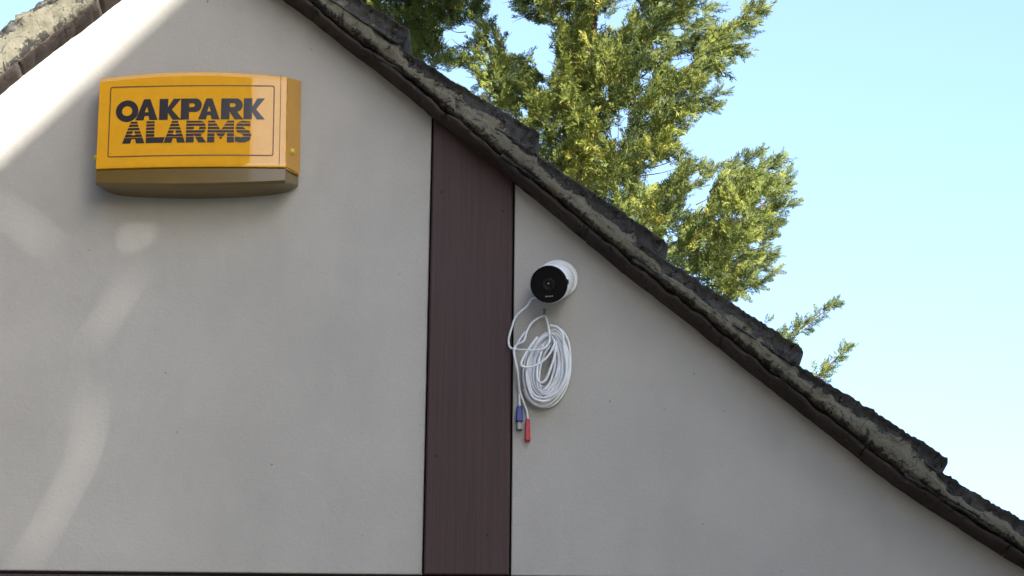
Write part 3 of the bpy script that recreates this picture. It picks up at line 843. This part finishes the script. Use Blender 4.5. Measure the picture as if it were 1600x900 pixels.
for px, py in pts:
    dx = (px-TX)*MPP; half = .95
    front = math.sqrt(max(.04, 1-(dx/1.25)**2))
    for lay in range(2):
        dep = -front*random.uniform(.25, 1.15) if lay == 0 else front*random.uniform(-.4, .8)
        c = P(px+random.uniform(-5, 5), py+random.uniform(-5, 5), YT+dep)
        root_ = Vector((P(TX, py, YT).x, YT, c.z-.32*abs(dx)-.18))
        d = (c-root_).normalized(); d = (d+Vector((random.gauss(0, .28), random.gauss(0, .28), random.gauss(.05, .22)))).normalized()
        ln = random.uniform(.16, .30)
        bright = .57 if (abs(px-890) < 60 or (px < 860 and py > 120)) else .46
        tn = bright+random.gauss(.02, .14)-(.34 if lay else 0)  # inner layer tinted darker, standing in for shade inside the crown
        if random.random() < .015: tn = .95
        near_edge = not all(in_mass((px+ox, py+oy)) for ox, oy in ((24, 0), (-24, 0), (0, 24), (0, -24)))
        if near_edge: ln *= .5
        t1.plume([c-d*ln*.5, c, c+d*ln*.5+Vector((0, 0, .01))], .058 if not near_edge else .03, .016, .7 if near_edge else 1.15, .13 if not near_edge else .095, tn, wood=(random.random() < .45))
# pointed tips standing out from the outline, swept outwards and up
for px, py in pts:
    sx = 1 if px > TX-15 else -1
    if py < -30: continue
    if not in_mass((px+sx*20, py-9)) or not in_mass((px+sx*10, py-14)):
        for q in range(2):
            a_ = random.uniform(.05, .75); ln = random.uniform(24, 46) if px < 1000 else random.uniform(30, 60)
            y_ = YT+random.uniform(-.4, .3)
            t1.plume([P(px, py, y_), P(px+sx*ln*.5*math.cos(a_), py-ln*.5*math.sin(a_)+2, y_), P(px+sx*ln*math.cos(a_), py-ln*math.sin(a_), y_)], .022, .006, 1.0, .085, .45+random.gauss(0, .1), wood=False)
def PL(tree, pl, r0, r1, dep=0.0, dens=1.0, size=.13, tint=.45, Y=YT):
    n = len(pl)
    tree.plume([P(x, y, Y+dep+.06*i) for i, (x, y) in enumerate(pl)], r0*MPP, r1*MPP, dens, size, tint)
PL(t1, [(1030,135),(1075,105),(1110,75),(1150,35),(1188,12)], 24, 3, -.2, 3.4)
PL(t1, [(1100,85),(1130,62),(1175,44)], 13, 3, -.1, 2.2)
PL(t1, [(1085,100),(1120,80),(1158,82)], 13, 3, 0, 2.2)
PL(t1, [(1090,105),(1110,100),(1128,112)], 10, 3, 0, 2.0)
for tip, st in (((1092,12),(1030,30)), ((1088,36),(1030,48)), ((1086,60),(1030,62)), ((1084,74),(1030,80)), ((1080,90),(1020,90)), ((1108,156),(1040,135)), ((1092,172),(1030,160)), ((1085,195),(1020,180)), ((1080,222),(1010,240)), ((1072,258),(1000,275)),
                ((1078,236),(1020,262)), ((1060,300),(1000,300)), ((1098,252),(1060,285)), ((1078,240),(1045,290)), ((1206,344),(1165,340)), ((1190,318),(1160,325)), ((1178,440),(1120,432)), ((1150,455),(1110,445)),
                ((830,80),(800,105)), ((800,50),(765,85)), ((822,96),(790,120)), ((858,78),(880,85)), ((855,95),(880,100)), ((838,112),(880,120)), ((770,20),(745,60)), ((800,35),(840,10)), ((825,32),(860,10)), ((785,5),(840,-15)),
                ((705,60),(730,75)), ((700,45),(728,50)), ((728,120),(760,118))):
    mid = ((st[0]+tip[0])/2, (st[1]+tip[1])/2+3)
    PL(t1, [st, mid, tip], 13, 2, random.uniform(-.3, .3), 1.7, .105, .42)
PL(t1, [(1110,300),(1140,270),(1165,252),(1186,241)], 15, 2, .1, 2.0, .11, .3)
PL(t1, [(1120,330),(1165,295),(1195,270),(1222,250)], 20, 2, -.1, 2.4, .12)
PL(t1, [(1130,360),(1185,325),(1210,300),(1231,274)], 20, 2, -.1, 2.4, .12, .5)
PL(t1, [(1110,400),(1160,402),(1205,397)], 14, 3, .1, 1.8, .11, .35)
PL(t1, [(1190,560),(1235,525),(1270,500),(1306,474)], 11, 2, .2, 3.0, .085, .32)
PL(t1, [(1235,635),(1280,585),(1305,562),(1325,541)], 12, 2, .2, 2.6, .085, .42)
PL(t1, [(1175,540),(1192,512),(1206,496)], 4, 1, .2, .8, .06, .4)
# hidden limbs lower down and round the back
for k in range(70):
    py = random.uniform(500, 1500); a = random.uniform(0, 2*math.pi); rr2 = random.uniform(.8, 1.5)*(1+(py-480)/1500)
    c0 = P(TX, py, YT); e = Vector((c0.x+math.cos(a)*rr2*.7, YT+abs(math.sin(a))*rr2*.9-.3, c0.z-.1))
    if e.y < 6.6: continue
    if e.z > P(600, 300, e.y).z: continue
    t1.plume([Vector((c0.x, YT, c0.z-.6)), (Vector((c0.x, YT, c0.z))+e)/2-Vector((0, 0, .25)), e-Vector((0, 0, .4))], .2, .08, .5, .2, .4)
tb = P(TX, 450, YT)
tree1 = empty('cypress_tree', (tb.x, YT, 0))
tag(tree1, 'tall sunlit yellow-green cypress tree rising behind the middle of the sloping roof', 'tree')
t1.build(tree1, [Vector((tb.x, YT, 0)), Vector((tb.x+.05, YT, 3)), P(TX+4, 500, YT), P(TX-6, 300, YT), P(TX-4, 200, YT), P(TX+14, 60, YT), P(TX+6, -300, YT)], .16)

# --- second tree, further back, its crown above the upper roof
t2 = Tree(); Y2 = 10.6; MPP2 = 1/(FPX/(DIST+Y2*math.cos(PITCH)))
MASS2 = [(480,-150),(720,-150),(745,-20),(768,0),(760,18),(742,22),(735,40),(716,36),(700,30),(690,50),(706,62),(715,75),(690,80),(672,92),(660,110),(560,40)]
pts2 = []
tries = 0
while len(pts2) < 150 and tries < 20000:
    tries += 1
    p = (random.uniform(480, 770), random.uniform(-150, 112))
    if in_poly(p, MASS2) and not any((p[0]-q[0])**2+(p[1]-q[1])**2 < 13**2 for q in pts2): pts2.append(p)
TX2 = 640
for px, py in pts2:
    dx = (px-TX2)*MPP2; front = math.sqrt(max(.05, 1-(dx/.8)**2))
    for lay in range(2):
        dep = -front*random.uniform(.2, .8) if lay == 0 else front*random.uniform(-.3, .6)
        c = P(px, py, Y2+dep); root_ = Vector((P(TX2, py, Y2).x, Y2, c.z-.3*abs(dx)-.15)); d = (c-root_).normalized()
        d = (d+Vector((random.gauss(0, .3), random.gauss(0, .3), random.gauss(0, .25)))).normalized(); ln = random.uniform(.12, .22)
        t2.plume([c-d*ln*.5, c, c+d*ln*.5], .06, .02, .8, .125, (.52 if lay == 0 else .28)+random.gauss(0, .14), wood=random.random() < .4)  # back layer gets a darker tint as painted crown shade
for k in range(40):
    py = random.uniform(330, 1500); a = random.uniform(0, 2*math.pi); rr2 = random.uniform(.6, 1.0)
    c0 = P(TX2, py, Y2); e = Vector((c0.x+math.cos(a)*rr2*.7, Y2+abs(math.sin(a))*rr2, c0.z-.35))
    t2.plume([Vector((c0.x, Y2, c0.z-.5)), (Vector((c0.x, Y2, c0.z))+e)/2-Vector((0, 0, .25)), e], .18, .07, .5, .2, .35)
tb2 = P(TX2, 300, Y2)
tree2 = empty('cypress_tree', (tb2.x, Y2, 0))
tag(tree2, 'darker dense cypress crown farther back just above the upper roof slope near the apex', 'tree')
t2.build(tree2, [Vector((tb2.x, Y2, 0)), Vector((tb2.x, Y2, 4)), P(TX2, 300, Y2), P(TX2+4, 100, Y2), P(TX2, -120, Y2)], .13)

# ------------------------------------------------------------------ the street and added blockers behind the camera: what shades and lights the wall
# unseen sheet added to shape the light; its sloping top edge throws the diagonal shadow, its tears the faint streaks
SY = -4.6
def S(px, py):
    p = P(px, py, 0); return p+SUN*((SY-p.y)/SUN.y)
e0, e1 = S(0, 242), S(266, 0)
dv = (e1-e0); dv = Vector((dv.x, dv.z)).normalized()
def se(k): return (e0.x+dv.x*k, e0.z+dv.y*k)
outer = [se(-.9), se(1.6), (se(1.6)[0]+4.5, se(1.6)[1]), (se(1.6)[0]+4.5, .3), (se(-.9)[0], .3)]
def slit(pl, wd):  # cuts that let sun through, in place of light thrown back by windows
    c = [S(*p) for p in pl]; c = smooth_path([Vector((p.x, 0, p.z)) for p in c], 5); A = []; B = []
    n = len(c)
    for i, p in enumerate(c):
        d = (c[min(i+1, n-1)]-c[max(i-1, 0)]).normalized(); k = Vector((-d.z, 0, d.x)); wv = wd*(.25+.75*math.sin(math.pi*min(1, max(0, (i+.3)/(n-.4))))**.5)
        A.append((p.x+k.x*wv/2, p.z+k.z*wv/2)); B.append((p.x-k.x*wv/2, p.z-k.z*wv/2))
    return A+B[::-1]
sp = S(213, 367)
slits = [slit([(-15,318),(40,352),(85,392)], .0028), slit([(210,432),(175,485),(138,540)], .0022), slit([(140,612),(136,690),(100,775),(40,880)], .0028),
         [(sp.x+.0074*math.cos(t), sp.z+.0074*math.sin(t)) for t in np.linspace(0, 2*math.pi, 16, endpoint=False)]]
V = []; E = []
for pl in [outer]+slits:
    b = len(V); V += [Vector(p) for p in pl]; E += [(b+i, b+(i+1) % len(pl)) for i in range(len(pl))]
r = delaunay_2d_cdt(V, E, [], 0, 1e-6)
bm = bmesh.new(); vs = [bm.verts.new((v.x, SY, v.y)) for v in r[0]]
for f in r[2]:
    c = sum((r[0][i] for i in f), Vector((0, 0)))/len(f)
    if in_poly(c, outer) and not any(in_poly(c, h) for h in slits): bm.faces.new([vs[i] for i in f])
blocker = empty('shade_sheet', (outer[0][0]+2, SY, 0))
tag(blocker, 'unseen grey sheet on poles, added to cast the wall shadow and streaks', 'scaffold')
from_bm('sheet', bm, M['sheet'], blocker)
for x in (outer[0][0]+.1, outer[0][0]+2, outer[1][0]+.1, outer[2][0]-.1):  # poles added along with the unseen sheet
    zt = np.interp(x, [outer[0][0], outer[1][0], outer[2][0]], [outer[0][1], outer[1][1], outer[2][1]])
    bm = bmesh.new(); tube(bm, [Vector((x, SY-.06, 0)), Vector((x, SY-.06, zt-.15))], .024, 10); from_bm('pole', bm, M['pole'], blocker, True)
# neighbouring houses across the drive
def neighbour(x0, x1, y0, y1, eave, ridge, label, mat='brick'):
    h = empty('neighbour_house', ((x0+x1)/2, y0, 0)); tag(h, label, 'house', 'houses behind the viewer')
    bm = bmesh.new(); add_box(bm, x0, x1, min(y0, y1), max(y0, y1), 0, eave); from_bm('wall', bm, M[mat], h)
    bm = bmesh.new(); ym = (y0+y1)/2
    a = [bm.verts.new(p) for p in ((x0-.0, y0+.25, eave+.003), (x0-.0, y1-.25, eave+.003), (x0, ym, ridge))]; b = [bm.verts.new(p) for p in ((x1, y0+.25, eave+.003), (x1, y1-.25, eave+.003), (x1, ym, ridge))]
    bm.faces.new(a); bm.faces.new(b[::-1])
    for i in range(3): bm.faces.new((a[i], b[i], b[(i+1) % 3], a[(i+1) % 3]))
    from_bm('roof', bm, M['rooftile'], h)
    n = max(1, int((x1-x0)/2.2))
    for k in range(n):
        for z in (1.0, 3.7):
            c = x0+(x1-x0)*(k+.5)/n; wv = min(.55, (x1-x0)/4)
            bm = bmesh.new(); add_box(bm, c-wv, c+wv, y0+.003, y0+.05, z, z+1.2); f = from_bm('window_frame', bm, M['white'], h)
            bm = bmesh.new(); add_box(bm, c-wv+.07, c+wv-.07, y0+.03, y0+.056, z+.07, z+1.13); from_bm('pane', bm, M['glass'], f)
neighbour(-14, -1.22, -9.5, -17, 9.5, 12, 'brown brick house across the drive with wide tiled roof')
neighbour(-1.14, -.6, -9.5, -17, 9.5, 12, 'added unseen narrow brick block beside the wide house, shaping the cover reflection')  # added sliver; gap and edge placed for reflections in the alarm cover
neighbour(-15, -7.2, -8.2, 1.5, 6.0, 9.5, 'added unseen dark brown house on the left, blocking sky light', 'rooftile')  # added to block sky from the left; dark walls limit bounce
print('objects', len(bpy.data.objects))
